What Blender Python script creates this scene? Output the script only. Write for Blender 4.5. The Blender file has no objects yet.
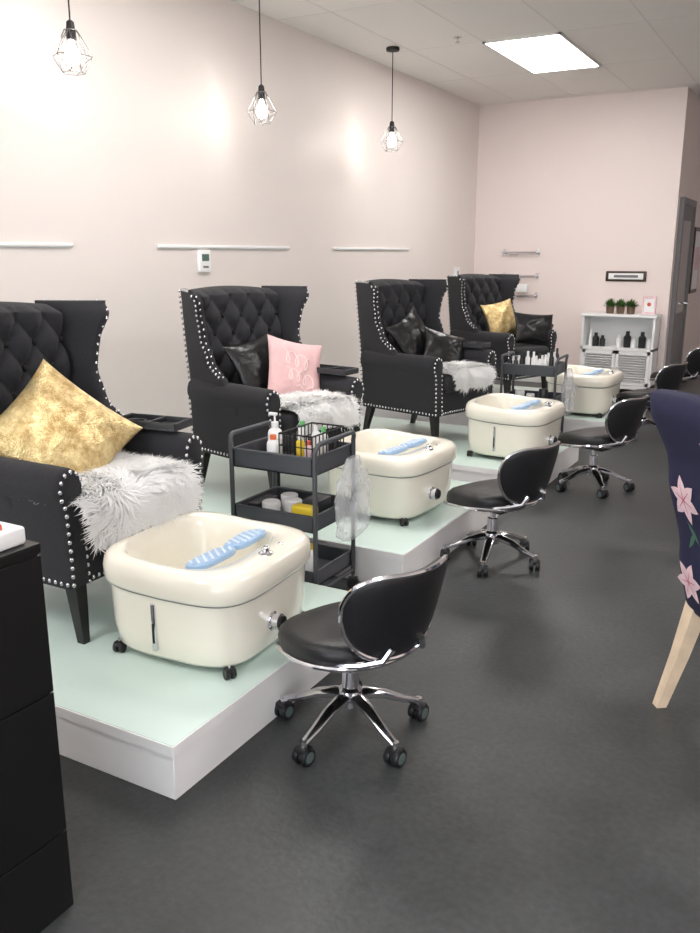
import bpy, bmesh, math, random
from mathutils import Vector, Matrix, noise
random.seed(3)
pi=math.pi
sc=bpy.context.scene
COL=sc.collection

# ------------------------------------------------------------------ materials
def lin(c):
    return tuple(((x/255)/12.92 if x/255<=0.04045 else ((x/255+0.055)/1.055)**2.4) for x in c)
def mat(name,rgb,rough=0.5,metal=0.0,var=0.0,vscale=8.0,bump=0.0,bscale=60.0,emit=0.0,spec=0.5,coat=0.0,sheen=0.0,alpha=1.0):
    m=bpy.data.materials.new(name); m.use_nodes=True
    nt=m.node_tree; N=nt.nodes; L=nt.links
    b=N['Principled BSDF']
    c=lin(rgb)
    b.inputs['Base Color'].default_value=(*c,1)
    b.inputs['Roughness'].default_value=rough
    b.inputs['Metallic'].default_value=metal
    b.inputs['Specular IOR Level'].default_value=spec
    b.inputs['Coat Weight'].default_value=coat
    b.inputs['Sheen Weight'].default_value=sheen
    b.inputs['Alpha'].default_value=alpha
    tc=N.new('ShaderNodeTexCoord')
    if var>0:
        n=N.new('ShaderNodeTexNoise'); n.inputs['Scale'].default_value=vscale; n.inputs['Detail'].default_value=5
        L.new(tc.outputs['Object'],n.inputs['Vector'])
        r=N.new('ShaderNodeValToRGB')
        r.color_ramp.elements[0].position=0.3; r.color_ramp.elements[1].position=0.7
        r.color_ramp.elements[0].color=(*[max(0,x*(1-var)) for x in c],1)
        r.color_ramp.elements[1].color=(*[min(1,x*(1+var)) for x in c],1)
        L.new(n.outputs['Fac'],r.inputs['Fac']); L.new(r.outputs['Color'],b.inputs['Base Color'])
    if bump>0:
        n2=N.new('ShaderNodeTexNoise'); n2.inputs['Scale'].default_value=bscale; n2.inputs['Detail'].default_value=3
        L.new(tc.outputs['Object'],n2.inputs['Vector'])
        bp=N.new('ShaderNodeBump'); bp.inputs['Strength'].default_value=bump; bp.inputs['Distance'].default_value=0.01
        L.new(n2.outputs['Fac'],bp.inputs['Height']); L.new(bp.outputs['Normal'],b.inputs['Normal'])
    if emit>0:
        b.inputs['Emission Color'].default_value=(*c,1); b.inputs['Emission Strength'].default_value=emit
    return m

M_wall=mat('wall_paint_blush',(233,224,219),rough=0.5,var=0.015,vscale=1.2,bump=0.05,bscale=40,spec=0.5)
M_wallb=mat('wall_paint_pink',(240,226,221),rough=0.5,var=0.01,vscale=1.2,bump=0.04,bscale=40)
M_ceil=mat('ceiling_tile_white',(240,236,232),rough=0.9,var=0.02,vscale=0.8,bump=0.3,bscale=90)
M_grid=mat('ceiling_grid_metal',(228,224,220),rough=0.6)
M_white=mat('white_paint',(243,243,243),rough=0.45,var=0.02,vscale=5)
M_mint=mat('platform_mint_top',(210,229,222),rough=0.32,var=0.03,vscale=2)
M_tub=mat('tub_cream_acrylic',(248,243,228),rough=0.18,var=0.01,vscale=3,coat=0.5)
M_blue=mat('footrest_blue_plastic',(160,192,226),rough=0.35,var=0.03)
M_bluel=mat('footrest_bead_white',(225,236,246),rough=0.35,var=0.02)
M_chrome=mat('chrome',(225,225,230),rough=0.12,metal=1.0,var=0.03)
M_blackp=mat('black_plastic',(24,24,26),rough=0.4,var=0.1)
M_teal=mat('caster_ring',(90,105,105),rough=0.4,var=0.1)
M_leather=mat('black_vinyl',(24,24,27),rough=0.42,var=0.1,bump=0.15,bscale=120)
M_linen=mat('charcoal_linen',(38,38,42),rough=0.92,var=0.25,vscale=160,bump=0.35,bscale=400,sheen=0.05)
M_btn=mat('charcoal_button',(20,20,23),rough=0.9,var=0.1)
M_nail=mat('nailhead_pewter',(205,205,208),rough=0.25,metal=1.0,var=0.05)
M_legw=mat('black_wood',(20,19,20),rough=0.35,var=0.2)
M_pink=mat('pink_fabric',(226,186,186),rough=0.8,var=0.06,vscale=30,bump=0.1,bscale=200)
M_scr=mat('script_thread',(240,222,220),rough=0.8,var=0.03)
M_pleather=mat('black_leather_cushion',(20,20,22),rough=0.3,var=0.2,vscale=12,bump=0.5,bscale=25)
M_cart=mat('cart_grey_metal',(74,76,81),rough=0.45,var=0.05)
M_ptray=mat('tray_dark_plastic',(50,52,56),rough=0.4,var=0.08)
M_navy=mat('navy_print_fabric',(32,32,64),rough=0.85,var=0.12,vscale=40,bump=0.1,bscale=200)
M_petal=mat('petal_pink_print',(235,205,210),rough=0.85,var=0.12,vscale=25)
M_petc=mat('petal_center_print',(200,110,130),rough=0.85,var=0.1)
M_leafp=mat('leaf_print',(70,110,90),rough=0.85,var=0.1)
M_oak=mat('pale_wood_leg',(222,200,172),rough=0.5,var=0.1,vscale=15)
M_desk=mat('black_laminate',(13,13,14),rough=0.4,var=0.2,vscale=3)
M_orange=mat('orange_plastic',(225,110,60),rough=0.4,var=0.05)
M_red=mat('coral_paper',(225,95,75),rough=0.5,var=0.05)
M_green=mat('plant_green',(72,112,48),rough=0.7,var=0.35,vscale=40)
M_greenb=mat('green_label',(110,190,120),rough=0.4,var=0.1)
M_yellow=mat('yellow_plastic',(235,205,60),rough=0.4,var=0.05)
M_pot=mat('pot_rustic',(120,100,84),rough=0.8,var=0.2,vscale=20)
M_grey=mat('grey_door_metal',(120,118,120),rough=0.5,var=0.05)
M_darkgl=mat('dark_glazing',(95,92,95),rough=0.1,var=0.05)
M_lcd=mat('lcd_screen',(90,110,105),rough=0.3,var=0.05)
M_cord=mat('black_cord',(25,25,25),rough=0.6,var=0.05)
M_cage=mat('cage_wire_glare_grey',(110,108,108),rough=0.4,metal=0.6,var=0.05)  # black wire; bulb glare is put into the colour as lighter grey
M_bulb=mat('bulb_glow',(255,248,240),rough=0.3,emit=62,var=0)
M_panel=mat('troffer_diffuser',(255,251,248),rough=0.5,emit=18.5)
M_bag=mat('clear_plastic_bag',(235,238,242),rough=0.15,alpha=0.30,var=0.02)
M_amber=mat('amber_frame',(60,42,34),rough=0.4,var=0.1)
# fur: diffuse + translucent
M_fur=bpy.data.materials.new('white_faux_fur'); M_fur.use_nodes=True
nt=M_fur.node_tree; N=nt.nodes; L=nt.links; N.remove(N['Principled BSDF'])
tc=N.new('ShaderNodeTexCoord'); nn_=N.new('ShaderNodeTexNoise'); nn_.inputs['Scale'].default_value=25; L.new(tc.outputs['Object'],nn_.inputs['Vector'])
rr_=N.new('ShaderNodeValToRGB'); rr_.color_ramp.elements[0].color=(0.96,0.96,0.95,1); rr_.color_ramp.elements[1].color=(0.99,0.99,0.99,1); L.new(nn_.outputs['Fac'],rr_.inputs['Fac'])
d1=N.new('ShaderNodeBsdfDiffuse'); t1=N.new('ShaderNodeBsdfTranslucent'); ms=N.new('ShaderNodeMixShader'); ms.inputs[0].default_value=0.25
L.new(rr_.outputs['Color'],d1.inputs['Color']); L.new(rr_.outputs['Color'],t1.inputs['Color']); L.new(d1.outputs[0],ms.inputs[1]); L.new(t1.outputs[0],ms.inputs[2]); L.new(ms.outputs[0],N['Material Output'].inputs['Surface'])
# gold foil fabric
M_gold=bpy.data.materials.new('gold_foil_fabric'); M_gold.use_nodes=True
nt=M_gold.node_tree; N=nt.nodes; L=nt.links; b=N['Principled BSDF']
tc=N.new('ShaderNodeTexCoord'); g1=N.new('ShaderNodeTexNoise'); g1.inputs['Scale'].default_value=16; g1.inputs['Detail'].default_value=8; g1.inputs['Roughness'].default_value=0.75
L.new(tc.outputs['Object'],g1.inputs['Vector'])
gr=N.new('ShaderNodeValToRGB'); gr.color_ramp.elements[0].position=0.38; gr.color_ramp.elements[1].position=0.62
gr.color_ramp.elements[0].color=(*lin((176,140,80)),1); gr.color_ramp.elements[1].color=(*lin((246,226,172)),1)
L.new(g1.outputs['Fac'],gr.inputs['Fac']); L.new(gr.outputs['Color'],b.inputs['Base Color'])
gm=N.new('ShaderNodeMapRange'); gm.inputs['From Min'].default_value=0.4; gm.inputs['From Max'].default_value=0.6; gm.inputs['To Min'].default_value=0.3; gm.inputs['To Max'].default_value=0.95
L.new(g1.outputs['Fac'],gm.inputs['Value']); L.new(gm.outputs['Result'],b.inputs['Metallic'])
b.inputs['Roughness'].default_value=0.28
g2=N.new('ShaderNodeTexVoronoi'); g2.inputs['Scale'].default_value=150; L.new(tc.outputs['Object'],g2.inputs['Vector'])
gb=N.new('ShaderNodeBump'); gb.inputs['Strength'].default_value=0.6; gb.inputs['Distance'].default_value=0.006; L.new(g2.outputs['Distance'],gb.inputs['Height']); L.new(gb.outputs['Normal'],b.inputs['Normal'])

# floor material
M_floor=bpy.data.materials.new('floor_charcoal_concrete'); M_floor.use_nodes=True
nt=M_floor.node_tree; N=nt.nodes; L=nt.links; b=N['Principled BSDF']
tc=N.new('ShaderNodeTexCoord')
n1=N.new('ShaderNodeTexNoise'); n1.inputs['Scale'].default_value=1.6; n1.inputs['Detail'].default_value=9; n1.inputs['Roughness'].default_value=0.62
n2=N.new('ShaderNodeTexNoise'); n2.inputs['Scale'].default_value=45; n2.inputs['Detail'].default_value=4
L.new(tc.outputs['Object'],n1.inputs['Vector']); L.new(tc.outputs['Object'],n2.inputs['Vector'])
r1=N.new('ShaderNodeValToRGB'); r1.color_ramp.elements[0].position=0.32; r1.color_ramp.elements[1].position=0.75
r1.color_ramp.elements[0].color=(*lin((48,50,51)),1); r1.color_ramp.elements[1].color=(*lin((78,80,81)),1)
L.new(n1.outputs['Fac'],r1.inputs['Fac'])
mx=N.new('ShaderNodeMixRGB'); mx.blend_type='OVERLAY'; mx.inputs['Fac'].default_value=0.4
L.new(r1.outputs['Color'],mx.inputs['Color1']); L.new(n2.outputs['Fac'],mx.inputs['Color2']); L.new(mx.outputs['Color'],b.inputs['Base Color'])
mr=N.new('ShaderNodeMapRange'); mr.inputs['To Min'].default_value=0.32; mr.inputs['To Max'].default_value=0.56
L.new(n1.outputs['Fac'],mr.inputs['Value']); L.new(mr.outputs['Result'],b.inputs['Roughness'])
bp=N.new('ShaderNodeBump'); bp.inputs['Strength'].default_value=0.15; bp.inputs['Distance'].default_value=0.01
L.new(n2.outputs['Fac'],bp.inputs['Height']); L.new(bp.outputs['Normal'],b.inputs['Normal'])
b.inputs['Specular IOR Level'].default_value=0.4

# ------------------------------------------------------------------ mesh builder
class MB:
    def __init__(s): s.v=[]; s.f=[]; s.m=[]; s.mats=[]
    def mi(s,m):
        if m not in s.mats: s.mats.append(m)
        return s.mats.index(m)
    def add(s,V,F,m,X=None):
        o=len(s.v); k=s.mi(m)
        for p in V:
            p=Vector(p)
            if X is not None: p=X@p
            s.v.append(p)
        for f in F:
            s.f.append([i+o for i in f]); s.m.append(k)
    def box(s,lo,hi,m,X=None):
        x0,y0,z0=lo; x1,y1,z1=hi
        V=[(x0,y0,z0),(x1,y0,z0),(x1,y1,z0),(x0,y1,z0),(x0,y0,z1),(x1,y0,z1),(x1,y1,z1),(x0,y1,z1)]
        s.add(V,[(0,3,2,1),(4,5,6,7),(0,1,5,4),(1,2,6,5),(2,3,7,6),(3,0,4,7)],m,X)
    def rbox(s,lo,hi,r,m,X=None,seg=3,fn=None):
        bm=bmesh.new(); bmesh.ops.create_cube(bm,size=1)
        for v in bm.verts:
            v.co=Vector([lo[i]+(v.co[i]+0.5)*(hi[i]-lo[i]) for i in range(3)])
        bmesh.ops.bevel(bm,geom=bm.edges[:],offset=r,segments=seg,profile=0.5,affect='EDGES')
        V=[v.co.copy() for v in bm.verts]; bm.verts.index_update()
        F=[[v.index for v in f.verts] for f in bm.faces]; bm.free()
        if fn: V=[fn(p) for p in V]
        s.add(V,F,m,X)
    def loft(s,rings,m,X=None,cap0=True,cap1=True,closed=True):
        n=len(rings[0]); V=[p for r in rings for p in r]; F=[]
        for i in range(len(rings)-1):
            for j in range(n if closed else n-1):
                a=i*n+j; b2=i*n+(j+1)%n
                F.append((a,b2,b2+n,a+n))
        if cap0: F.append(list(range(n))[::-1])
        if cap1: F.append([(len(rings)-1)*n+j for j in range(n)])
        s.add(V,F,m,X)
    def lathe(s,prof,m,X=None,n=20):
        rings=[[(max(r,1e-4)*math.cos(2*pi*j/n),max(r,1e-4)*math.sin(2*pi*j/n),z) for j in range(n)] for r,z in prof]
        s.loft(rings,m,X)
    def sphere(s,c,r,m,n=10,k=6,X=None,sz=1.0):
        rings=[]
        for i in range(k+1):
            a=-pi/2+pi*i/k
            rr=max(r*math.cos(a),1e-5)
            rings.append([(c[0]+rr*math.cos(2*pi*j/n),c[1]+rr*math.sin(2*pi*j/n),c[2]+r*sz*math.sin(a)) for j in range(n)])
        s.loft(rings,m,X)
    def tube(s,pts,r,m,n=8,closed=False,X=None,flat=1.0):
        P=[Vector(p) for p in pts]; K=len(P); rings=[]
        up=None
        for i in range(K):
            if closed: t=(P[(i+1)%K]-P[i-1]).normalized()
            else: t=(P[min(i+1,K-1)]-P[max(i-1,0)]).normalized()
            if up is None:
                up=Vector((0,0,1)) if abs(t.z)<0.9 else Vector((1,0,0))
            a=(up-t*up.dot(t))
            if a.length<1e-4: a=t.orthogonal()
            a.normalize(); up=a; b2=t.cross(a)
            rr=r[i] if isinstance(r,(list,tuple)) else r
            rings.append([P[i]+a*rr*flat*math.cos(2*pi*j/n)+b2*rr*math.sin(2*pi*j/n) for j in range(n)])
        if closed:
            rings.append(rings[0]); s.loft(rings,m,X,False,False)
        else: s.loft(rings,m,X)
    def panel(s,Pf,Pb,nu,nv,m,X=None):
        V=[];F=[]
        us=[0.5-0.5*math.cos(pi*i/nu) for i in range(nu+1)]; vs=[0.5-0.5*math.cos(pi*i/nv) for i in range(nv+1)]
        for P in (Pf,Pb):
            for u in us:
                for v in vs: V.append(P(u,v))
        o=(nu+1)*(nv+1); I=lambda i,j:i*(nv+1)+j
        for i in range(nu):
            for j in range(nv):
                F.append((I(i,j),I(i+1,j),I(i+1,j+1),I(i,j+1)))
                F.append((o+I(i,j+1),o+I(i+1,j+1),o+I(i+1,j),o+I(i,j)))
        for i in range(nu):
            F.append((I(i,0),o+I(i,0),o+I(i+1,0),I(i+1,0)))
            F.append((I(i+1,nv),o+I(i+1,nv),o+I(i,nv),I(i,nv)))
        for j in range(nv):
            F.append((I(0,j+1),o+I(0,j+1),o+I(0,j),I(0,j)))
            F.append((I(nu,j),o+I(nu,j),o+I(nu,j+1),I(nu,j+1)))
        s.add(V,F,m,X)
    def slab(s,P,T,nu,nv,m,X=None,p=6,mn=0.25):
        def th(u,v):
            a=max(0,1-abs(2*u-1)**p)**0.5; b2=max(0,1-abs(2*v-1)**p)**0.5
            return (mn+(1-mn)*a*b2)*0.5
        s.panel(lambda u,v:Vector(P(u,v))+Vector(T(u,v))*th(u,v),lambda u,v:Vector(P(u,v))-Vector(T(u,v))*th(u,v),nu,nv,m,X)
    def build(s,name,parent=None,loc=None,rot=0.0,ang=38,fixn=True,center=False):
        off=Vector((0,0,0))
        if center:
            lo=Vector([min(p[i] for p in s.v) for i in range(3)]); hi=Vector([max(p[i] for p in s.v) for i in range(3)]); off=(lo+hi)/2
        me=bpy.data.meshes.new(name); me.from_pydata([tuple(p-off) for p in s.v],[],s.f)
        for m in s.mats: me.materials.append(m)
        me.polygons.foreach_set('material_index',s.m)
        if fixn:
            bm=bmesh.new(); bm.from_mesh(me); bmesh.ops.remove_doubles(bm,verts=bm.verts,dist=1e-5) if len(s.v)<20000 else None
            bmesh.ops.recalc_face_normals(bm,faces=bm.faces); bm.to_mesh(me); bm.free()
        me.polygons.foreach_set('use_smooth',[True]*len(me.polygons))
        me.set_sharp_from_angle(angle=math.radians(ang)); me.update()
        o=bpy.data.objects.new(name,me); COL.objects.link(o)
        if center: o.location=off
        if parent: o.parent=parent
        if loc is not None: o.location=loc
        if rot: o.rotation_euler=(0,0,rot)
        return o
def empty(name,loc,rot=0.0,scale=(1,1,1)):
    e=bpy.data.objects.new(name,None); e.empty_display_size=0.1; e.location=loc; e.rotation_euler=(0,0,rot); e.scale=scale; COL.objects.link(e); return e
def interp(tab,x):
    if x<=tab[0][0]: return tab[0][1]
    for (a,p),(b2,q) in zip(tab,tab[1:]):
        if x<=b2:
            t=(x-a)/(b2-a); t=t*t*(3-2*t); return p+(q-p)*t
    return tab[-1][1]
def supel(a,b2,n,e,cx=0,cy=0,z=0):
    out=[]
    for j in range(n):
        t=2*pi*j/n; c=math.cos(t); s_=math.sin(t)
        out.append(Vector((cx+a*math.copysign(abs(c)**(2/e),c),cy+b2*math.copysign(abs(s_)**(2/e),s_),z)))
    return out

# ------------------------------------------------------------------ room
WX=-4.1; BY=10.65; CH=3.41; HX=-1.65; FY=14.0; RX=3.2; SY=-3.2
def simple(name,lo,hi,m,bev=0):
    mb=MB(); 
    if bev: mb.rbox(lo,hi,bev,m,seg=2)
    else: mb.box(lo,hi,m)
    return mb.build(name)
simple('floor',(WX-0.12,SY-0.12,-0.1),(RX+0.12,FY+0.12,0),M_floor)
simple('ceiling',(WX-0.12,SY-0.12,CH),(RX+0.12,FY+0.12,CH+0.1),M_ceil)
simple('wall_left',(WX-0.12,SY,0),(WX,BY+0.12,CH),M_wall)
mb=MB(); mb.box((WX,BY,0),(HX,BY+0.12,CH),M_wallb); mb.build('wall_back')
simple('wall_hall',(HX-0.12,BY+0.12,0),(HX,FY,CH),M_wallb)
simple('wall_far',(HX,FY,0),(RX,FY+0.12,CH),M_wallb)
simple('wall_right',(RX,SY,0),(RX+0.12,FY,CH),M_wallb)
mb=MB()
mb.box((WX,SY-0.12,0),(RX,SY,0.35),M_wallb); mb.box((WX,SY-0.12,2.9),(RX,SY,CH),M_wallb)
mb.box((WX,SY-0.12,0.35),(WX+0.4,SY,2.9),M_wallb); mb.box((RX-0.4,SY-0.12,0.35),(RX,SY,2.9),M_wallb)
mb.build('wall_front')
mb=MB()
for x in (WX+0.4,-2.1,-0.45,1.2,RX-0.46): mb.box((x,SY-0.1,0.35),(x+0.06,SY-0.02,2.9),M_grey)
for z in (0.35,2.84): mb.box((WX+0.4,SY-0.1,z),(RX-0.4,SY-0.02,z+0.06),M_grey)
mb.build('window_1')
simple('baseboard_left',(WX,SY,0),(WX+0.012,BY,0.1),M_white)
simple('baseboard_back',(WX,BY-0.012,0),(HX,BY,0.1),M_white)
simple('baseboard_hall',(HX,BY+0.0,0),(HX+0.012,10.8,0.1),M_white)
mb=MB()
for x in [-2.92+0.69*k for k in range(-1,9)]: mb.box((x-0.006,SY,CH-0.0015),(x+0.006,FY,CH),M_grid)
for y in [7.6+1.45*k for k in range(-7,5)]: mb.box((WX,y-0.006,CH-0.0015),(RX,y+0.006,CH),M_grid)
mb.build('ceiling_grid')
def troffer(x0,y0):
    e=empty('ceiling_light_panel',(x0+0.345,y0+0.725,CH-0.012))
    a=MB(); a.box((-0.325,-0.705,-0.004),(0.325,0.705,0.006),M_panel); a.build('diffuser',e)
    a=MB()
    for lo,hi in (((-0.345,-0.725,-0.006),(-0.325,0.725,0.012)),((0.325,-0.725,-0.006),(0.345,0.725,0.012)),((-0.345,-0.725,-0.006),(0.345,-0.705,0.012)),((-0.345,0.705,-0.006),(0.345,0.725,0.012))):
        a.box(lo,hi,M_grid)
    a.build('frame',e)
for (x,y) in ((-2.92,7.6),(-2.92,3.25),(-2.92,-1.1),(0.53,7.6),(0.53,3.25),(0.53,-1.1)): troffer(x,y)
mb=MB(); mb.lathe([(0.035,0),(0.035,-0.008),(0.012,-0.012),(0.012,-0.035),(0.022,-0.038),(0.022,-0.042)],M_chrome); mb.build('fire_sprinkler',loc=(-3.05,7.35,CH-0.001))

for k,(a,c) in enumerate(((2.18,3.83),(4.6,6.25),(7.0,8.64))):
    mb=MB(); mb.rbox((0.001,a,0),(0.020,c,0.022),0.004,M_white,seg=2); mb.box((0.001,a+0.01,-0.006),(0.010,c-0.01,0.002),M_white)
    mb.build('wall_picture_ledge',loc=(WX,0,1.648))
mb=MB(); mb.rbox((0,-0.065,-0.08),(0.03,0.065,0.08),0.008,M_white); mb.box((0.03,-0.04,0.0),(0.032,0.04,0.05),M_lcd); mb.box((0.03,-0.03,-0.05),(0.033,0.03,-0.035),M_grey)
mb.build('thermostat',loc=(WX,5.09,1.555))
mb=MB(); mb.rbox((0,-0.08,-0.07),(0.02,0.08,0.07),0.006,M_white); mb.box((0.02,-0.012,-0.025),(0.028,0.012,0.025),M_grey)
mb.build('light_switch',loc=(WX,10.05,1.38))
mb=MB()
for z in (1.63,1.34,1.1):
    mb.tube([(-3.71,BY-0.06,z),(-3.23,BY-0.06,z)],0.010,M_chrome)
    mb.tube([(-3.71,BY-0.03,z-0.02),(-3.23,BY-0.03,z-0.02)],0.006,M_chrome)
    for x in (-3.69,-3.25):
        mb.tube([(x,BY,z),(x,BY-0.075,z)],0.010,M_chrome); mb.box((x-0.02,BY-0.01,z-0.04),(x+0.02,BY,z+0.04),M_chrome)
    for x in (-3.6,-3.5,-3.36): mb.tube([(x,BY-0.06,z),(x,BY-0.065,z-0.05)],0.004,M_chrome)
mb.rbox((-3.52,BY-0.10,1.14),(-3.34,BY-0.04,1.24),0.012,M_white)
mb.build('wall_rack')
mb=MB(); mb.rbox((-2.40,BY-0.02,1.29),(-1.925,BY,1.41),0.01,M_amber)
mb.rbox((-2.365,BY-0.026,1.315),(-1.96,BY-0.018,1.385),0.003,M_white); mb.box((-2.3,BY-0.028,1.335),(-2.02,BY-0.024,1.365),M_grey)
mb.build('wall_sign')

e=empty('door_1',(HX,11.3,0))
a=MB(); a.box((0,-0.5,0),(0.05,-0.43,2.25),M_grey); a.box((0,0.43,0),(0.05,0.5,2.25),M_grey); a.box((0,-0.43,2.18),(0.05,0.43,2.25),M_grey); a.build('frame',e)
a=MB(); a.box((0.005,-0.43,0.005),(0.03,0.43,2.18),M_grey); a.box((0.03,-0.3,0.9),(0.033,0.3,2.0),M_darkgl); a.build('leaf',e)
a=MB(); a.tube([(0.03,0.36,1.0),(0.08,0.36,1.0),(0.08,0.25,1.0)],0.01,M_chrome); a.build('handle',e)
mb=MB(); mb.box((0,0,0),(0.02,0.6,0.85),M_amber); mb.box((0.02,0.05,0.05),(0.023,0.55,0.8),M_white); mb.box((0.023,0.1,0.3),(0.025,0.5,0.6),M_petal); mb.build('wall_poster',loc=(HX+0.003,12.15,1.1))

# ------------------------------------------------------------------ platforms
PZ=0.19
def platform(x1,y0,y1):
    e=empty('pedicure_platform',(0,0,0))
    a=MB(); a.rbox((WX+0.015,y0+0.004,0),(x1-0.004,y1-0.004,PZ-0.018),0.003,M_white,seg=1)
    a.build('riser',e)
    a=MB(); a.rbox((WX+0.015,y0,PZ-0.018),(x1,y1,PZ),0.004,M_mint,seg=2); a.build('deck',e)
    a=MB(); a.box((x1-0.004,y0-0.003,PZ-0.04),(x1+0.004,y1+0.003,PZ-0.003),M_white); a.box((WX+0.015,y0-0.004,PZ-0.04),(x1,y0+0.004,PZ-0.003),M_white); a.build('edge_trim',e)
platform(-1.54,1.68,2.97)
platform(-1.66,3.50,4.92)
platform(-1.60,5.32,6.62)
platform(-1.55,7.38,9.0)

# ------------------------------------------------------------------ wing chair
XB=lambda z:-0.36-0.09*max(0,(z-0.4)/0.75)
XFT=[(0.52,0.12),(0.64,0.0),(0.76,-0.135),(0.88,-0.185),(1.0,-0.18),(1.1,-0.15),(1.15,-0.19)]
def wing_pt(x,z,sgn):
    xb=XB(z); xf=interp(XFT,z); fx=(x-xb)/(xf-xb); fz=max(0,(z-0.7)/0.45)
    return Vector((x,sgn*(0.365+0.04*fx+0.105*fx*fz**2.5),z))
CSC=(1.0,0.88,1.05)
def wing_chair(loc,rot,tray_side=1):
    e=empty('wingback_armchair',(loc[0],loc[1],PZ),rot,CSC)
    a=MB(); a.rbox((-0.37,-0.395,0.22),(0.375,0.395,0.40),0.02,M_linen)
    a.build('seat_frame',e)
    a=MB()
    def puff(p):
        q=p.copy()
        if p.z>0.44: q.z+=0.02*(1-(p.y/0.3)**2)
        return q
    a.rbox((-0.27,-0.30,0.385),(0.40,0.30,0.50),0.042,M_linen,seg=5,fn=puff)
    a.build('seat_cushion',e)
    A=0.165; B=0.20
    def ztop(y): return 1.14+0.022*math.cos(y/0.37*pi/2)
    def F(u,v):
        y=-0.375+0.75*u; z=0.42+(ztop(y)-0.42)*v
        eu=min(u,1-u); ev=min(v*3,1-v)
        edge=min(1,eu/0.06)*min(1,ev/0.05); edge=edge**0.5
        p=y/A+z/B; q=y/A-z/B
        h=(abs(math.sin(pi*p)*math.sin(pi*q)))**0.42
        return Vector((XB(z)+0.03+edge*(0.085+0.045*h),y,z))
    def Bk(u,v):
        y=-0.375+0.75*u; z=0.42+(ztop(y)-0.42)*v
        return Vector((XB(z)-0.02,y,z))
    a=MB(); a.panel(F,Bk,64,76,M_linen)
    for i in range(-6,7):
        for k in range(0,14):
            if (i+k)%2: continue
            y=i*A/2; z=k*B/2
            if abs(y)<0.34 and 0.52<z<1.10: a.sphere((XB(z)+0.125,y,z),0.014,M_btn,n=10,k=5)
    a.build('tufted_back',e,ang=60)
    a=MB()
    for sg in (1,-1):
        def P(u,v):
            z=0.46+0.695*v; xb=XB(z)-0.015; xf=interp(XFT,z); x=xb+(xf-xb)*u
            return wing_pt(x,z,sg)
        a.slab(P,lambda u,v:Vector((0,0.065,0)),16,30,M_linen,p=8,mn=0.35)
    a.build('wings',e,ang=60)
    a=MB()
    def outline(sg,k=1.0,dx=0):
        pts=[(0.315,0.225),(0.325,0.38),(0.33,0.54)]
        cy,cz,r=0.385,0.585,0.068
        for i in range(13):
            t=math.radians(200-220*i/12); pts.append((cy+r*math.cos(t),cz+r*math.sin(t)))
        pts+=[(0.425,0.52),(0.418,0.38),(0.415,0.225)]
        c=(0.37,0.42)
        return [Vector((dx,sg*(c[0]+(y-c[0])*k),c[1]+(z-c[1])*(1-(1-k)*0.35))) for y,z in pts]
    for sg in (1,-1):
        rings=[outline(sg,0.9,-0.36),outline(sg,1,-0.34),outline(sg,1,-0.1),outline(sg,1,0.2)]
        rings+=[outline(sg,1.0,0.355),outline(sg,0.96,0.372),outline(sg,0.86,0.38)]
        a.loft(rings,M_linen)
    a.build('arms',e,ang=50)
    pts=[]
    def walk(P,d=0.031):
        acc=0; out=[P[0]]
        for p,q in zip(P,P[1:]):
            L_=(q-p).length; s_=d-acc
            while s_<=L_: out.append(p+(q-p)*(s_/L_)); s_+=d
            acc=(acc+L_)%d
        return out
    for sg in (1,-1):
        pts+=walk(outline(sg,0.84,0.381))
        pts+=walk([Vector((0.36,sg*0.418,0.245)),Vector((-0.36,sg*0.418,0.245))])
        pts+=walk([wing_pt(interp(XFT,0.68+0.46*i/30)-0.018,0.68+0.46*i/30,sg)+Vector((0,sg*0.030,0)) for i in range(31)])
        pts+=walk([wing_pt(interp(XFT,0.68+0.46*i/30)-0.002,0.68+0.46*i/30,sg)+Vector((0,sg*0.006,0)) for i in range(31)],0.04)
        pts+=walk([Vector((XB(0.25+0.89*i/30)-0.004,sg*(0.418 if i<12 else 0.402),0.25+0.89*i/30)) for i in range(31)])
        pts+=walk([wing_pt(XB(1.14)+0.22*i/10,1.145,sg)+Vector((0,sg*0.018,0.004)) for i in range(11)])
    pts+=walk([Vector((0.378,-0.3,0.245)),Vector((0.378,0.3,0.245))])
    a=MB()
    for p in pts: a.sphere(p,0.0088,M_nail,n=7,k=4)
    a.build('nailhead_trim',e,fixn=False,ang=180)
    a=MB()
    for sx,sy in ((1,1),(1,-1),(-1,1),(-1,-1)):
        x=0.32*sx; y=0.34*sy; ex=x+(0.02 if sx>0 else -0.07); ey=y
        sq=lambda cx,cy,h,z:[Vector((cx-h,cy-h,z)),Vector((cx+h,cy-h,z)),Vector((cx+h,cy+h,z)),Vector((cx-h,cy+h,z))]
        a.loft([sq(ex,ey,0.017,0),sq((x+ex)/2,(y+ey)/2,0.024,0.12),sq(x,y,0.03,0.23)],M_legw)
    a.build('legs',e)
    a=MB(); ty=0.39*tray_side
    X=Matrix.Translation((0.15,ty,0.675))@Matrix.Rotation(math.radians(8*tray_side),4,'Z')
    a.rbox((-0.16,-0.085,-0.014),(0.16,0.085,-0.002),0.006,M_ptray,X)
    for lo,hi in (((-0.16,-0.085,-0.005),(-0.15,0.085,0.02)),((0.15,-0.085,-0.005),(0.16,0.085,0.02)),((-0.16,-0.085,-0.005),(0.16,-0.075,0.02)),((-0.16,0.075,-0.005),(0.16,0.085,0.02)),((0.02,-0.08,-0.005),(0.03,0.08,0.02))): a.rbox(lo,hi,0.004,M_ptray,X)
    a.tube([(0.10,ty,0.63),(0.10,ty,0.665)],0.03,M_blackp,n=16)
    a.tube([X@Vector((-0.08+0.045*math.cos(t*pi/10),0.045*math.sin(t*pi/10),0.002)) for t in range(20)],0.006,M_blackp,closed=True)
    a.build('arm_tray',e)
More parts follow.
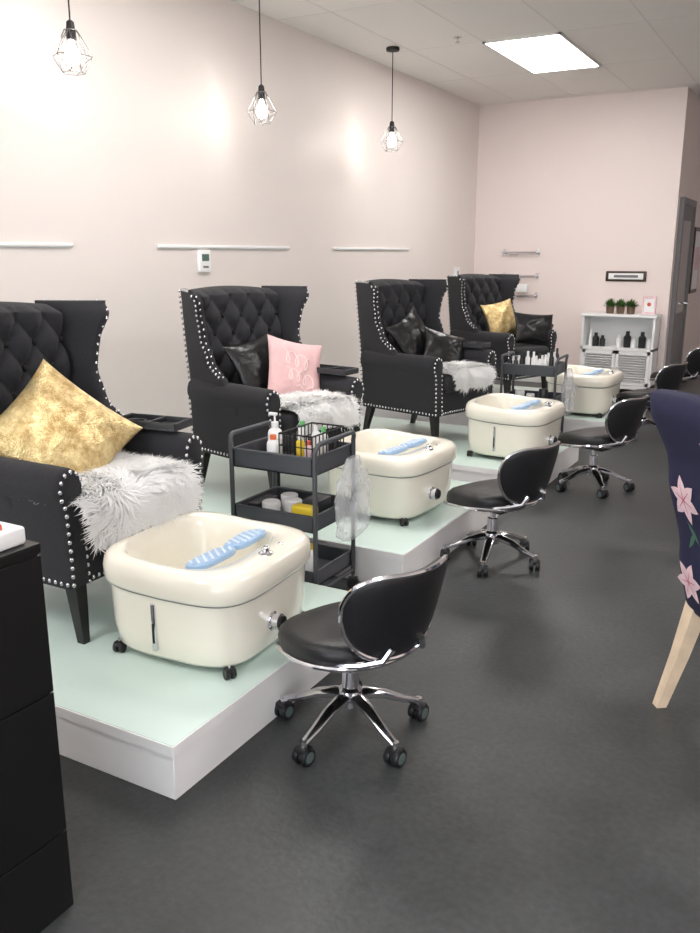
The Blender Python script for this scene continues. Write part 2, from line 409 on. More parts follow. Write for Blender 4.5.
    return Matrix.Translation((loc[0],loc[1],PZ))@Matrix.Rotation(rot,4,'Z')@Matrix.Diagonal((*CSC,1))
C1=wing_chair((-2.63,2.35),0)
C2=wing_chair((-2.904,4.25),math.radians(-15))
C3=wing_chair((-2.72,6.12),math.radians(-15))
C4=wing_chair((-2.834,8.22),math.radians(-20))

# ------------------------------------------------------------------ pillows
def pillow(name,C,pos,normal,roll,h,T,m,script=False,hy=None,seed=0):
    hy=hy or h
    c=C@Vector(pos); n=(C.to_3x3()@Vector(normal)).normalized()
    up=Vector((0,0,1)); up=(up-n*up.dot(n)).normalized(); rt=up.cross(n)
    R=Matrix((rt,up,n)).transposed().to_4x4()@Matrix.Rotation(roll,4,'Z')
    o=empty(name,(0,0,0)); o.matrix_world=Matrix.Translation(c)@R
    a=MB()
    def S(a_,b_,sg):
        x=h*a_*(1-0.10*(1-b_*b_)); y=hy*b_*(1-0.10*(1-a_*a_))
        w=noise.noise(Vector((a_*2.2+seed,b_*2.2,sg)))*0.3+noise.noise(Vector((a_*6,b_*6+seed,sg)))*0.10
        z=T*(max(0,1-a_*a_)**0.55)*(max(0,1-b_*b_)**0.55)*(1+w)
        return Vector((x,y,sg*z))
    a.panel(lambda u,v:S(2*u-1,2*v-1,1),lambda u,v:S(2*u-1,2*v-1,-1),30,30,m)
    a.build('cushion',o,ang=80)
    if script:
        b2=MB()
        strokes=[[(-0.62+1.0*i/40+0.13*math.sin(i/40*2*pi*3),0.42-0.25*i/40+0.24*math.cos(i/40*2*pi*3)) for i in range(41)],
                 [(-0.5+1.0*i/40+0.12*math.sin(i/40*2*pi*3.5),-0.18-0.2*i/40+0.2*math.cos(i/40*2*pi*3.5)) for i in range(41)],
                 [(-0.1+0.7*i/20,-0.62+0.07*math.sin(i/20*3*pi)) for i in range(21)]]
        for st in strokes: b2.tube([S(x,y,1)+Vector((0,0,0.0005)) for x,y in st],0.0026,M_scr,n=6)
        b2.build('script_print',o)
    return o
pillow('gold_throw_pillow',C1,(0.05,-0.075,0.69),(0.85,-0.42,0.62),math.radians(42),0.24,0.085,M_gold,seed=1)
pillow('leather_throw_pillow',C2,(-0.12,-0.02,0.70),(0.95,-0.1,0.35),math.radians(12),0.19,0.06,M_pleather,seed=2)
pillow('pink_throw_pillow',C2,(0.04,0.15,0.68),(0.92,-0.15,0.3),math.radians(-14),0.20,0.065,M_pink,script=True,seed=3)
pillow('leather_throw_pillow',C3,(-0.12,-0.04,0.73),(0.9,-0.1,0.35),math.radians(25),0.20,0.06,M_pleather,seed=4)
pillow('leather_throw_pillow',C3,(0.08,0.12,0.66),(0.8,-0.35,0.55),math.radians(-20),0.18,0.06,M_pleather,seed=5,hy=0.15)
pillow('gold_throw_pillow',C4,(-0.04,0.02,0.74),(0.9,-0.3,0.35),math.radians(10),0.19,0.06,M_gold,seed=6)
pillow('leather_throw_pillow',C4,(0.24,0.22,0.67),(0.85,-0.35,0.3),math.radians(-5),0.23,0.06,M_pleather,seed=7,hy=0.15)

# ------------------------------------------------------------------ faux fur throws
def fur(C,cx,w,d,n,seed,over=0.10,L0=0.05,cy=0.0):
    rnd=random.Random(seed); a=MB(); V=[];F=[]
    ZT=0.512
    def S(s_,y):
        x=cx-d/2+s_; y=y+cy
        edge=0.385
        if x<edge: return Vector((x,y,ZT+0.012*(1-(y/0.3)**2))),Vector((0,0,1))
        t=x-edge
        if t<0.06:
            q=t/0.06*pi/2; return Vector((edge+0.035*math.sin(q),y,ZT-0.035*(1-math.cos(q)))),Vector((math.sin(q),0,math.cos(q)))
        return Vector((edge+0.037,y,ZT-0.035-(t-0.06))),Vector((1,0,0.1)).normalized()
    tot=d+over
    def lift(s_,y):
        e=min(1,min(s_/tot,1-s_/tot)*7,(0.5-abs(y)/w)*7)
        return (0.004+0.028*max(0,e)**0.6)*(1+0.5*noise.noise(Vector((s_*16,y*16,seed))))
    NU,NV=34,30
    for i in range(NU+1):
        for j in range(NV+1):
            s_=tot*i/NU; k=0.88+0.14*math.sin(pi*i/NU); yy=w*(j/NV-0.5)
            p,nn=S(s_,yy*k); V.append(p+nn*lift(s_,yy))
    for i in range(NU):
        for j in range(NV):
            q=i*(NV+1)+j; F.append((q,q+1,q+NV+2,q+NV+1))
    a.add(V,F,M_fur,C)
    V=[];F=[]
    for _ in range(n):
        s_=tot*rnd.random(); k=0.88+0.14*math.sin(pi*s_/tot); yy=w*(rnd.random()-0.5)
        p,nn=S(s_,yy*k); y=yy*k; p=p+nn*(lift(s_,yy)-0.003)
        d_=Vector((noise.noise(Vector((s_*9,y*9,seed+3.1))),noise.noise(Vector((s_*9,y*9,seed+7.7))),0))*2.2
        th=rnd.random()*2*pi; d_+=Vector((math.cos(th),math.sin(th),0))*0.5
        out=Vector(((s_-tot/2)/tot,y/w,0))*1.7
        d_=(d_+out+Vector((0.2,0,-0.1))); d_-=nn*d_.dot(nn)
        if d_.length<1e-3: continue
        d_.normalize(); L_=L0*(0.6+0.8*rnd.random())
        p0=p; p1=p+nn*L_*0.22+d_*L_*0.4; p2=p+nn*L_*(0.12+0.25*rnd.random())+d_*L_
        side=nn.cross(d_).normalized()*0.0028
        o=len(V); V+= [p0-side,p0+side,p1-side,p1+side,p2]
        F+=[(o,o+1,o+3,o+2),(o+2,o+3,o+4)]
    a.add(V,F,M_fur,C)
    a.build('faux_fur_throw',fixn=False,ang=180,center=True)
fur(C1,0.21,0.66,0.46,12500,1,over=0.12,L0=0.062,cy=-0.03)
fur(C2,0.24,0.54,0.34,7500,2,L0=0.058,cy=0.05)
fur(C3,0.25,0.54,0.32,6000,3,L0=0.055,cy=0.04)

# ------------------------------------------------------------------ casters
def caster(a,p,ang,r=0.028,w=0.018,ring=False,X=None):
    X0=Matrix.Translation(p)@Matrix.Rotation(ang,4,'Z')
    if X is not None: X0=X@X0
    for s_ in (-1,1):
        R=X0@Matrix.Translation((0,s_*w*0.75,r))@Matrix.Rotation(pi/2,4,'X')
        a.lathe([(r*0.5,-w/2),(r*0.93,-w/2),(r,-w/4),(r,w/4),(r*0.93,w/2),(r*0.5,w/2)],M_blackp,R,n=18)
        if ring: a.lathe([(r*0.55,-w/2-0.001),(r*0.62,-w/2-0.001),(r*0.62,w/2+0.001),(r*0.55,w/2+0.001)],M_teal,R,n=16)
    a.rbox((-r*0.8,-w*1.2,r*1.1),(r*0.8,w*1.2,r*2.05),r*0.3,M_blackp,X0,seg=2)
    a.tube([(0,0,r*1.8),(0,0,r*2.5)],r*0.3,M_chrome,X=X0)

# ------------------------------------------------------------------ pedicure tub
def tub(x,y,rot=0.0,sc_=0.95):
    e=empty('pedicure_tub',(x,y,PZ),rot,(sc_,sc_,1.04))
    n=72; a=MB()
    tz=lambda p:p+Vector((0,0,0.020*max(0,(-p.x)/0.3)*min(1,max(0,(p.z-0.2)/0.1))))
    spec=[(0.25,0.265,0.030,4.0,0),(0.280,0.296,0.032,4.0,0),(0.296,0.312,0.05,4.1,0),(0.306,0.322,0.12,4.2,0),(0.311,0.327,0.258,4.3,0),
          (0.313,0.329,0.264,4.3,0),(0.322,0.338,0.267,4.3,0),(0.328,0.344,0.277,4.3,0),(0.330,0.346,0.315,4.3,0),(0.326,0.342,0.340,4.2,0),(0.316,0.333,0.354,4.2,0),(0.298,0.317,0.362,4.1,-0.004),
          (0.268,0.296,0.364,4.0,-0.016),(0.244,0.278,0.361,3.6,-0.040),(0.233,0.266,0.350,3.4,-0.042),(0.222,0.252,0.29,3.3,-0.042),(0.20,0.228,0.17,3.1,-0.042),(0.16,0.18,0.12,2.8,-0.042),(0.05,0.05,0.115,2.4,-0.042)]
    rings=[[tz(p) for p in supel(A_,B_,n,e_,cx=c_,z=z_)] for A_,B_,z_,e_,c_ in spec]
    a.loft(rings,M_tub)
    a.build('tub_shell',e,ang=50)
    a=MB(); ring=[tz(p) for p in supel(0.3125,0.3285,n,4.3,z=0.261)]
    a.tube(ring,0.0022,M_grey,n=6,closed=True); a.build('rim_seam',e)
    a=MB()
    for s_ in (-1,1):
        X=Matrix.Translation((0.085,s_*0.120,0.352))@Matrix.Rotation(math.radians(-10),4,'Y')@Matrix.Rotation(math.radians(4*s_),4,'Z')
        ra=[supel(0.057*(0.92 if k in(0,3) else 1),0.112*(0.96 if k in (0,3) else 1),28,3.2,z=z) for k,z in enumerate((-0.012,-0.008,0.006,0.010))]
        a.loft(ra,M_blue,X)
        for i in range(-2,3):
            for j in range(-5,6):
                if (i+j)%2: continue
                a.sphere((i*0.020,j*0.018,0.011),0.0065,M_bluel,n=8,k=4,X=X)
    a.box((0.04,-0.245,0.335),(0.055,0.245,0.342),M_blue)
    a.build('foot_roller',e)
    a=MB()
    X=Matrix.Translation((0.262,-0.02,0.361))
    a.lathe([(0.028,0),(0.028,0.006),(0.022,0.010),(0.014,0.012),(0.014,0.024),(0.010,0.027)],M_chrome,X,n=22)
    a.lathe([(0.012,0),(0.012,0.005),(0.008,0.007)],M_chrome,Matrix.Translation((0.258,0.10,0.361)),n=14)
    X=Matrix.Translation((0.300,-0.06,0.14))@Matrix.Rotation(pi/2,4,'Y')
    a.lathe([(0.034,0),(0.034,0.012),(0.024,0.016),(0.024,0.03),(0.03,0.032),(0.03,0.045),(0.012,0.049)],M_chrome,X,n=20)
    a.lathe([(0.024,0.045),(0.024,0.058),(0.006,0.06)],M_blackp,X,n=20)
    a.rbox((-0.040,-0.334,0.07),(-0.022,-0.312,0.24),0.003,M_chrome); a.box((-0.035,-0.336,0.10),(-0.027,-0.333,0.17),M_blackp)
    a.build('fittings',e)
    a=MB()
    a.rbox((-0.22,-0.24,0.02),(0.22,0.24,0.034),0.006,M_blackp)
    for sx in (-1,1):
        for sy in (-1,1): caster(a,(sx*0.25,sy*0.27,0),0.4*sx+sy,r=0.020,w=0.016)
    a.build('base_casters',e)
tub(-1.895,2.33,math.radians(4))
tub(-2.065,4.17,math.radians(-4))
tub(-1.885,5.82,math.radians(-3),0.93)
tub(-1.88,7.78,math.radians(-3),0.93)

# ------------------------------------------------------------------ pedicure stool
def stool(x,y,rot,wrot):
    S_=1.07
    e=empty('rolling_pedicure_stool',(x,y,0),rot,(S_,S_,S_))
    brot=wrot-rot
    a=MB()
    for i in range(5):
        t=brot+2*pi*i/5; c,s_=math.cos(t),math.sin(t)
        P=[(0.0,0.125),(0.05,0.128),(0.11,0.115),(0.18,0.085),(0.235,0.068)]
        a.tube([(r*c,r*s_,z) for r,z in P],[0.026,0.026,0.022,0.018,0.014],M_chrome,n=10,flat=0.7)
        a.tube([(0.235*c,0.235*s_,0.055),(0.235*c,0.235*s_,0.078)],0.012,M_chrome,n=10)
    a.lathe([(0.02,0.09),(0.036,0.095),(0.038,0.15),(0.028,0.16),(0.026,0.225),(0.015,0.227),(0.014,0.30)],M_chrome,n=24)
    a.build('star_base',e)
    a=MB()
    for i in range(5):
        t=brot+2*pi*i/5; caster(a,(0.235*math.cos(t),0.235*math.sin(t),0),t*1.7+i,r=0.029,w=0.02,ring=True)
    a.build('casters',e)
    def sad(p):
        q=p.copy(); q.z+= 0.03*(abs(p.y)/0.2)**2*(0.5-p.x) -0.02*max(0,p.x/0.2)**2 + 0.02*max(0,-p.x/0.2); return q
    n=48
    def ring(k,z,dx=0.02):
        out=[]
        for p in supel(0.212*k,0.215*k,n,2.5,z=z):
            f=1-0.12*(p.x/0.215)
            out.append(sad(Vector((p.x+dx,p.y*f,z))))
        return out
    a=MB(); a.loft([ring(0.6,0.285),ring(0.92,0.29),ring(0.985,0.308),ring(1,0.335),ring(0.97,0.358),ring(0.88,0.372),ring(0.6,0.376),ring(0.3,0.373),ring(0.02,0.371)],M_leather)
    a.box((-0.09,-0.06,0.272),(0.09,0.06,0.287),M_blackp); a.build('seat',e,ang=60)
    a=MB(); a.tube(ring(1.0,0.302),0.009,M_chrome,n=8,closed=True)
    R=0.245; PH=math.radians(47); X0=0.015
    for s_ in (1,-1):
        a.tube([(-0.07,s_*0.190,0.325),(-0.13,s_*0.170,0.335),(-0.19,s_*0.125,0.345),(-0.235,s_*0.08,0.36),(-0.252,s_*0.06,0.40)],0.011,M_chrome,n=8)
    def BP(u,v):
        q=abs(2*u-1); ph=(u-0.5)*2*PH
        hh=0.285*max(0.03,(1-q**3.4))**0.5; zc=0.495+0.03*q**2
        z=zc+(v-0.5)*hh; lean=0.055*(z-0.40)/0.2
        rr=R+lean
        return Vector((X0-rr*math.cos(ph),(R+0.4*lean)*math.sin(ph)*0.98,z))
    m_=40
    edge=[BP(0.5-0.5*math.cos(pi*i/m_),0) for i in range(m_+1)]+[BP(0.5+0.5*math.cos(pi*i/m_),1) for i in range(1,m_)]
    def outp(p):
        d=Vector((p.x-X0,p.y,0)).normalized(); return p+d*0.014
    a.tube([outp(p) for p in edge],0.008,M_chrome,n=8,closed=True)
    a.build('chrome_trim',e)
    a=MB()
    def T(u,v):
        ph=(u-0.5)*2*PH; return Vector((-math.cos(ph),math.sin(ph),0.25)).normalized()*0.060
    a.slab(BP,T,34,14,M_leather,p=4,mn=0.3); a.build('backrest',e,ang=70)
WR=math.radians
stool(-1.275,2.285,WR(160),WR(-98))
stool(-1.43,4.12,WR(160),WR(-80))
stool(-1.31,5.84,WR(162),WR(-60))
stool(-1.35,7.87,WR(162),WR(-95))
stool(-1.33,9.45,WR(162),WR(-70))

# ------------------------------------------------------------------ trolley
def trolley(x,y,rot,top=0.70):
    e=empty('utility_cart',(x,y,0),rot)
    HX_,HY_=0.215,0.175
    a=MB()
    for k,(z,h) in enumerate(((top-0.075,0.085),(top-0.335,0.075),(0.12,0.075))):
        a.box((-HX_,-HY_,z),(HX_,HY_,z+0.006),M_cart)
        for lo,hi in (((-HX_,-HY_,z),(-HX_+0.006,HY_,z+h)),((HX_-0.006,-HY_,z),(HX_,HY_,z+h)),((-HX_,-HY_,z),(HX_,-HY_+0.006,z+h)),((-HX_,HY_-0.006,z),(HX_,HY_,z+h))):
            a.box(lo,hi,M_cart)
        for yy in (-HY_,HY_): a.tube([(-HX_,yy,z+h),(HX_,yy,z+h)],0.006,M_cart)
        for xx in (-HX_,HX_): a.tube([(xx,-HY_,z+h),(xx,HY_,z+h)],0.006,M_cart)
    a.build('trays',e)
    a=MB()
    for sx in (-1,1):
        X_=sx*(HX_+0.012)
        P=[(X_,-HY_,0.075),(X_,-HY_,top+0.035)]
        for i in range(1,6):
            t=i/5*pi/2; P.append((X_+sx*0.012*math.sin(t),-HY_+0.04*(1-math.cos(t)),top+0.035+0.04*math.sin(t)))
        Q=[(p[0],-p[1],p[2]) for p in P][::-1]
        a.tube(P+Q,0.011,M_cart,n=10)
        a.tube([(X_,-HY_,0.10),(X_,HY_,0.10)],0.009,M_cart)
    a.build('frame',e)
    a=MB()
    for sx in (-1,1):
        for sy in (-1,1): caster(a,(sx*(HX_+0.012),sy*HY_,0),0.5*sx,r=0.03,w=0.018)
    a.build('casters',e)
    return Matrix.Translation((x,y,0))@Matrix.Rotation(rot,4,'Z')
T1=trolley(-2.115,3.235,math.radians(0),0.72)
T2=trolley(-2.12,7.0,math.radians(2),0.70)

def bottle(name,T,p,r,h,m,cap=None,pump=False,parent=None):
    a=MB(); X=T@Matrix.Translation(p)
    a.lathe([(r*0.92,0),(r,0.005),(r,h*0.72),(r*0.85,h*0.80),(r*0.4,h*0.86),(r*0.4,h*0.9)],m,X,n=20)
    a.lathe([(r*0.5,h*0.86),(r*0.5,h),(r*0.3,h*1.005)],cap or m,X,n=16)
    if pump:
        a.tube([(0,0,h),(0,0,h*1.18)],r*0.14,M_white,X=X); a.rbox((-r*0.9,-r*0.25,h*1.16),(r*0.35,r*0.25,h*1.23),r*0.08,M_white,X=X,seg=2)
    a.build(name,parent)
zt=0.72-0.075+0.0065
bottle('pump_bottle',T1,(-0.085,-0.02,zt),0.034,0.19,M_white,pump=True)
bottle('lotion_bottle',T1,(-0.035,-0.11,zt),0.030,0.15,M_white,cap=M_orange)
bottle('spray_bottle',T1,(-0.01,0.10,zt),0.026,0.18,M_white,cap=M_greenb)
bottle('spray_bottle',T1,(-0.15,0.06,zt),0.024,0.13,M_petal,cap=M_white)
eb=empty('wire_basket',(0,0,0))
a=MB(); bx0,bx1,by0,by1=0.025,0.200,-0.15,0.13
bz=0.17
for z in (zt+0.005,zt+0.06,zt+0.115,zt+bz):
    a.tube([(bx0,by0,z),(bx1,by0,z),(bx1,by1,z),(bx0,by1,z)],0.0042 if z>zt+0.15 else 0.003,M_blackp,n=5,closed=True,X=T1)
for i in range(7):
    x=bx0+(bx1-bx0)*i/6
    for y in (by0,by1): a.tube([(x,y,zt+0.005),(x,y,zt+bz)],0.003,M_blackp,n=5,X=T1)
    a.tube([(x,by0,zt+0.005),(x,by1,zt+0.005)],0.003,M_blackp,n=5,X=T1)
for i in range(1,9):
    y=by0+(by1-by0)*i/9
    for x in (bx0,bx1): a.tube([(x,y,zt+0.005),(x,y,zt+bz)],0.003,M_blackp,n=5,X=T1)
a.build('basket_wire',eb)
bottle('oil_bottle_1',T1,(0.08,-0.06,zt+0.009),0.022,0.14,M_yellow,cap=M_white,parent=eb)
bottle('oil_bottle_2',T1,(0.15,0.03,zt+0.009),0.022,0.17,M_white,cap=M_greenb,parent=eb)
bottle('oil_bottle_3',T1,(0.08,0.08,zt+0.009),0.022,0.16,M_white,cap=M_white,parent=eb)
bottle('oil_bottle_4',T1,(0.15,-0.10,zt+0.009),0.020,0.13,M_petal,cap=M_red,parent=eb)
zm=0.72-0.335+0.0065
a=MB()
for (x,y,r) in ((-0.06,-0.10,0.042),(0.02,-0.03,0.038),(-0.05,0.04,0.04)): a.lathe([(r*0.9,0),(r,0.004),(r,0.06),(r*1.05,0.061),(r*1.05,0.085),(r*0.9,0.09)],M_white,T1@Matrix.Translation((x,y,zm)),n=22)
a.build('cream_jars')
a=MB(); a.rbox((0.08,-0.15,zm),(0.195,-0.09,zm+0.10),0.01,M_yellow,T1); a.rbox((0.09,-0.07,zm),(0.18,0.05,zm+0.11),0.008,M_ptray,T1); a.rbox((-0.19,-0.12,zm),(-0.12,0.05,zm+0.07),0.008,M_ptray,T1); a.build('supply_boxes')
bottle('scrub_bottle',T1,(0.14,-0.09,0.127),0.04,0.17,M_white,cap=M_yellow)
bottle('scrub_bottle',T1,(0.04,-0.04,0.127),0.04,0.19,M_greenb,cap=M_white)
bottle('scrub_bottle',T1,(-0.09,-0.04,0.127),0.04,0.16,M_white,cap=M_blackp)
zt2=0.70-0.075+0.0065
a=MB()
rnd=random.Random(8)
for i in range(8):
    for j in range(3):
        x=-0.18+i*0.05; y=-0.11+j*0.09; h=0.12+0.09*rnd.random(); r=0.02
        a.lathe([(r,0),(r,h*0.7),(r*0.5,h*0.8),(r*0.5,h)],rnd.choice([M_white,M_white,M_white,M_blackp,M_ptray,M_white]),T2@Matrix.Translation((x,y,zt2)),n=12)
a.build('bottle_assortment')
a=MB()
for x,y,r,h,m in ((-0.1,-0.05,0.04,0.1,M_white),(0.0,-0.08,0.035,0.08,M_white),(0.1,-0.04,0.04,0.12,M_ptray)): a.lathe([(r,0),(r,h),(r*0.9,h+0.01)],m,T2@Matrix.Translation((x,y,0.70-0.335+0.0065)),n=14)
a.build('storage_jars')
def bag(T,p,sx,sy,sz,seed):
    a=MB(); n=40; rings=[]
    for i in range(27):
        v=i/26; z=sz*(1-2*v); w=(0.35+0.65*math.sin(min(1,v*1.8)*pi/2))*(1 if v<0.85 else math.cos((v-0.85)/0.15*pi/2)*0.9+0.1)
        rings.append([Vector((p[0]+sx*w*math.cos(2*pi*j/n)*(1+0.7*noise.noise(Vector((math.cos(2*pi*j/n)*3,math.sin(2*pi*j/n)*3,v*6+seed)))),
             p[1]+sy*w*math.sin(2*pi*j/n)*(1+0.4*noise.noise(Vector((math.cos(2*pi*j/n)*3.5,math.sin(2*pi*j/n)*3.5,v*7+seed+9)))),p[2]+z)) for j in range(n)])
    a.loft(rings,M_bag,T,cap0=False,cap1=True); a.build('plastic_bag',ang=20)
bag(T1,(0.29,0.06,0.50),0.045,0.14,0.20,1)
bag(T2,(0.295,0.0,0.48),0.045,0.13,0.20,5)

# ------------------------------------------------------------------ pendants
def pendant(x,y,zb):
    e=empty('pendant_lamp',(x,y,zb))
    a=MB(); a.lathe([(0.055,CH-zb-0.002),(0.06,CH-zb-0.006),(0.06,CH-zb-0.03),(0.02,CH-zb-0.035)],M_cord,n=24)
    a.tube([(0,0,CH-zb-0.03),(0,0,0.15)],0.0045,M_cord)
    a.lathe([(0.008,0.17),(0.02,0.16),(0.024,0.12),(0.024,0.075),(0.018,0.07)],M_cord,n=18); a.build('cord_socket',e)
    a=MB(); a.lathe([(0.012,0.07),(0.014,0.05),(0.034,0.02),(0.042,-0.008),(0.036,-0.038),(0.016,-0.052),(0.002,-0.055)],M_bulb,n=18); a.build('bulb',e)
    a=MB(); H=6
    r0,z0,r1,z1,r2,z2=0.035,0.12,0.105,-0.01,0.06,-0.09
    A_=[(r0*math.cos(2*pi*i/H),r0*math.sin(2*pi*i/H),z0) for i in range(H)]
    B_=[(r1*math.cos(2*pi*(i+.5)/H),r1*math.sin(2*pi*(i+.5)/H),z1) for i in range(H)]
    C_=[(r2*math.cos(2*pi*i/H),r2*math.sin(2*pi*i/H),z2) for i in range(H)]
    segs=[]
    for i in range(H):
        j=(i+1)%H
        segs+=[(A_[i],A_[j]),(B_[i],B_[j]),(C_[i],C_[j]),(A_[i],B_[i]),(A_[j],B_[i]),(B_[i],C_[i]),(B_[i],C_[j])]
    for p,q in segs: a.tube([p,q],0.0025,M_cage,n=6)
    a.build('wire_cage',e)
for y,z in ((3.57,2.64),(5.33,2.60),(7.41,2.62)): pendant(-3.7,y,z)

# ------------------------------------------------------------------ white louvered cabinet + decor
e=empty('louvered_cabinet',(-2.14,10.45,0))
a=MB(); w,d,H_=0.42,0.165,0.92
a.rbox((-w-0.015,-d-0.015,H_-0.03),(w+0.015,d,H_),0.005,M_white,seg=2)
a.box((-w,-d,0.05),(-w+0.025,d,H_-0.03),M_white); a.box((w-0.025,-d,0.05),(w,d,H_-0.03),M_white)
a.box((-w,d-0.015,0.05),(w,d,H_-0.03),M_white); a.box((-w,-d,0.05),(w,d,0.09),M_white); a.box((-w,-d,0.50),(w,d,0.53),M_white)
for sx in (-1,1):
    for sy in (-1,1): a.box((sx*w-(0.04 if sx>0 else 0),sy*d-(0.04 if sy>0 else 0),0),(sx*w+(0 if sx>0 else 0.04),sy*d+(0 if sy>0 else 0.04),0.06),M_white)
a.build('carcass',e)
a=MB()
for x0,x1 in ((-w+0.027,-0.003),(0.003,w-0.027)):
    y0=-d-0.004
    a.box((x0,y0,0.095),(x0+0.035,y0+0.02,0.495),M_white); a.box((x1-0.035,y0,0.095),(x1,y0+0.02,0.495),M_white)
    a.box((x0,y0,0.095),(x1,y0+0.02,0.13),M_white); a.box((x0,y0,0.46),(x1,y0+0.02,0.495),M_white)
    for k in range(11):
        z=0.14+k*0.0295
        X=Matrix.Translation(((x0+x1)/2,y0+0.012,z+0.012))@Matrix.Rotation(math.radians(-38),4,'X')
        a.box((-(x1-x0)/2+0.03,-0.014,-0.003),((x1-x0)/2-0.03,0.014,0.003),M_white,X)
a.sphere((-0.02,-d-0.012,0.3),0.01,M_chrome); a.sphere((0.02,-d-0.012,0.3),0.01,M_chrome)
a.build('louver_doors',e)
a=MB()
for x,h,r,m in ((-0.33,0.19,0.025,M_white),(-0.27,0.16,0.04,M_blackp),(-0.19,0.13,0.035,M_ptray),(0.0,0.14,0.03,M_white),(0.1,0.19,0.045,M_blackp),(0.17,0.11,0.03,M_white),(0.27,0.19,0.045,M_blackp),(0.35,0.12,0.025,M_white)):
    a.lathe([(r*0.95,0),(r,h*0.65),(r*0.5,h*0.78),(r*0.5,h)],m,Matrix.Translation((-2.14+x,10.40,0.531)),n=14)
a.build('salon_product_bottles')
for k,x in enumerate((-2.27,-2.15,-2.03)):
    e=empty('potted_succulent',(x,10.42,0.921))
    a=MB(); a.lathe([(0.036,0),(0.042,0.003),(0.05,0.085),(0.046,0.088),(0.044,0.078),(0.001,0.076)],M_pot,n=18); a.build('pot',e)
    a=MB(); rnd=random.Random(k)
    for _ in range(190):
        th=rnd.random()*2*pi; el=rnd.random()*pi/2; L_=0.065+0.04*rnd.random()
        dd=Vector((math.cos(th)*math.cos(el),math.sin(th)*math.cos(el),math.sin(el))); b0=Vector((0,0,0.08))+Vector((dd.x,dd.y,0))*0.02
        sd=dd.cross(Vector((0,0,1)))
        if sd.length<1e-3: sd=Vector((1,0,0))
        sd=sd.normalized()*0.008
        a.add([b0,b0+dd*L_*0.6+sd,b0+dd*L_,b0+dd*L_*0.6-sd],[(0,1,2,3)],M_green)
    a.build('foliage',e,fixn=False)
a=MB(); a.rbox((-1.9,10.40,0.921),(-1.75,10.43,1.13),0.004,M_petal,seg=1); a.box((-1.88,10.397,0.95),(-1.77,10.40,1.10),M_white); a.sphere((-1.825,10.395,1.04),0.022,M_red); a.build('greeting_card')

# ------------------------------------------------------------------ black drawer cabinet lower left
e=empty('drawer_cabinet',(0,0,0))
a=MB(); a.rbox((-2.2,0.35,0.0),(-1.495,1.229,0.95),0.003,M_desk,seg=1); a.build('carcass',e)
a=MB(); a.rbox((-2.21,0.34,0.945),(-1.49,1.235,0.97),0.004,M_desk,seg=2); a.build('top',e)
a=MB()
for z0,z1 in ((0.004,0.222),(0.226,0.597),(0.601,0.94)): a.rbox((-1.497,0.36,z0),(-1.490,1.232,z1),0.001,M_desk,seg=1)
a.build('side_panels',e)
a=MB(); a.rbox((-1.80,0.95,0.970),(-1.51,1.215,1.012),0.008,M_white); a.rbox((-1.74,1.0,1.008),(-1.53,1.17,1.026),0.004,M_red,seg=2); a.rbox((-1.70,1.05,1.024),(-1.55,1.16,1.038),0.004,M_white,seg=2); a.build('brochure_tray')

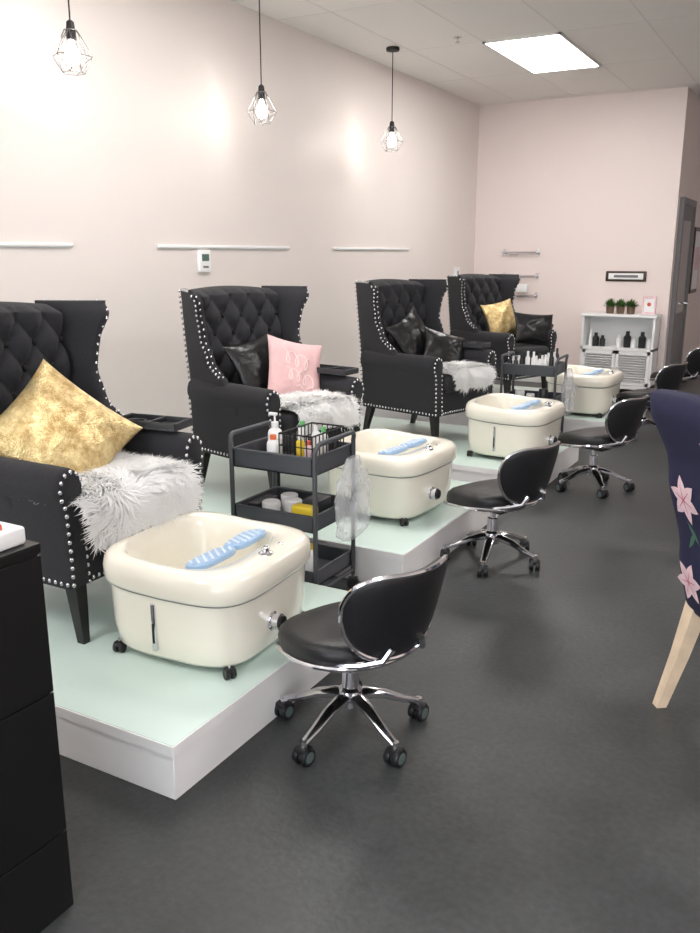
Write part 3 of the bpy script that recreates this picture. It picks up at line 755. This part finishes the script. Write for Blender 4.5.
# ------------------------------------------------------------------ slipcovered dining chair (right)
e=empty('slipcovered_dining_chair',(0.02,3.02,0),math.radians(36.9))
def xr(z): return interp([(0.36,-0.265),(0.6,-0.31),(0.9,-0.38),(1.15,-0.475)],z)
a=MB()
a.slab(lambda u,v:Vector((xr(0.37+0.79*v)+0.04,-0.24+0.48*u,0.37+0.79*v+0.015*math.sin(pi*u)*v)),lambda u,v:Vector((0.085,0,0.02)),20,26,M_navy,p=8,mn=0.4)
a.rbox((-0.25,-0.235,0.37),(0.25,0.235,0.54),0.03,M_navy)
a.build('slipcover',e,ang=60)
a=MB()
def flower(cy,cz,R_,rot):
    for k in range(6):
        t=rot+k*pi/3; dy,dz=math.cos(t),math.sin(t); V=[]
        n_=8
        for i in range(n_+1):
            s_=i/n_; wd=R_*0.27*math.sin(pi*min(1,s_**0.8))
            for sg in (-1,1):
                y=cy+dy*R_*s_-dz*wd*sg; z=cz+dz*R_*s_+dy*wd*sg
                V.append(Vector((xr(z)-0.0055-0.0004*k,y,z)))
        a.add(V,[(2*i,2*i+1,2*i+3,2*i+2) for i in range(n_)],M_petal)
        V=[]
        for i in range(5):
            s_=i/4*0.6; wd=R_*0.03*(1-s_)
            for sg in (-1,1):
                y=cy+dy*R_*s_-dz*wd*sg; z=cz+dz*R_*s_+dy*wd*sg
                V.append(Vector((xr(z)-0.0085,y,z)))
        a.add(V,[(2*i,2*i+1,2*i+3,2*i+2) for i in range(4)],M_petc)
for f_ in ((0.11,0.81,0.085,0.3),(0.15,0.50,0.08,0.9),(-0.10,0.68,0.08,0.2),(-0.12,1.0,0.07,0.7),(0.02,0.50,0.06,0.1)): flower(*f_)
for y,z,t in ((0.07,0.66,0.9),(0.14,0.63,2.2),(-0.05,0.88,1.2),(0.0,0.6,2.6)):
    V=[]
    for i in range(9):
        s_=i/8; wd=0.010*math.sin(pi*s_)
        for sg in (-1,1):
            yy=y+math.cos(t)*0.09*s_-math.sin(t)*wd*sg; zz=z+math.sin(t)*0.09*s_+math.cos(t)*wd*sg
            V.append(Vector((xr(zz)-0.005,yy,zz)))
    a.add(V,[(2*i,2*i+1,2*i+3,2*i+2) for i in range(8)],M_leafp)
a.build('floral_print',e,fixn=False)
a=MB()
sq=lambda cx,cy,h,z:[Vector((cx-h,cy-h,z)),Vector((cx+h,cy-h,z)),Vector((cx+h,cy+h,z)),Vector((cx-h,cy+h,z))]
for sy in (-1,1):
    a.loft([sq(-0.335,sy*0.2,0.018,0),sq(-0.275,sy*0.2,0.024,0.2),sq(-0.225,sy*0.2,0.030,0.40)],M_oak)
    a.loft([sq(0.21,sy*0.2,0.016,0),sq(0.21,sy*0.2,0.026,0.40)],M_oak)
a.build('legs',e)

# ------------------------------------------------------------------ world + camera
w=bpy.data.worlds.new('World'); sc.world=w; w.use_nodes=True
bg=w.node_tree.nodes['Background']; bg.inputs['Color'].default_value=(0.90,0.95,1.0,1); bg.inputs['Strength'].default_value=5.5
cam=bpy.data.cameras.new('Camera'); co=bpy.data.objects.new('Camera',cam); COL.objects.link(co)
co.location=(0,0,1.6); co.rotation_euler=(math.radians(75.9),0,math.radians(29.2))
cam.sensor_fit='VERTICAL'; cam.sensor_height=24; cam.lens=24*843/933; cam.clip_start=0.05
sc.camera=co
sc.view_settings.view_transform='Standard'; sc.view_settings.look='None'; sc.view_settings.exposure=0
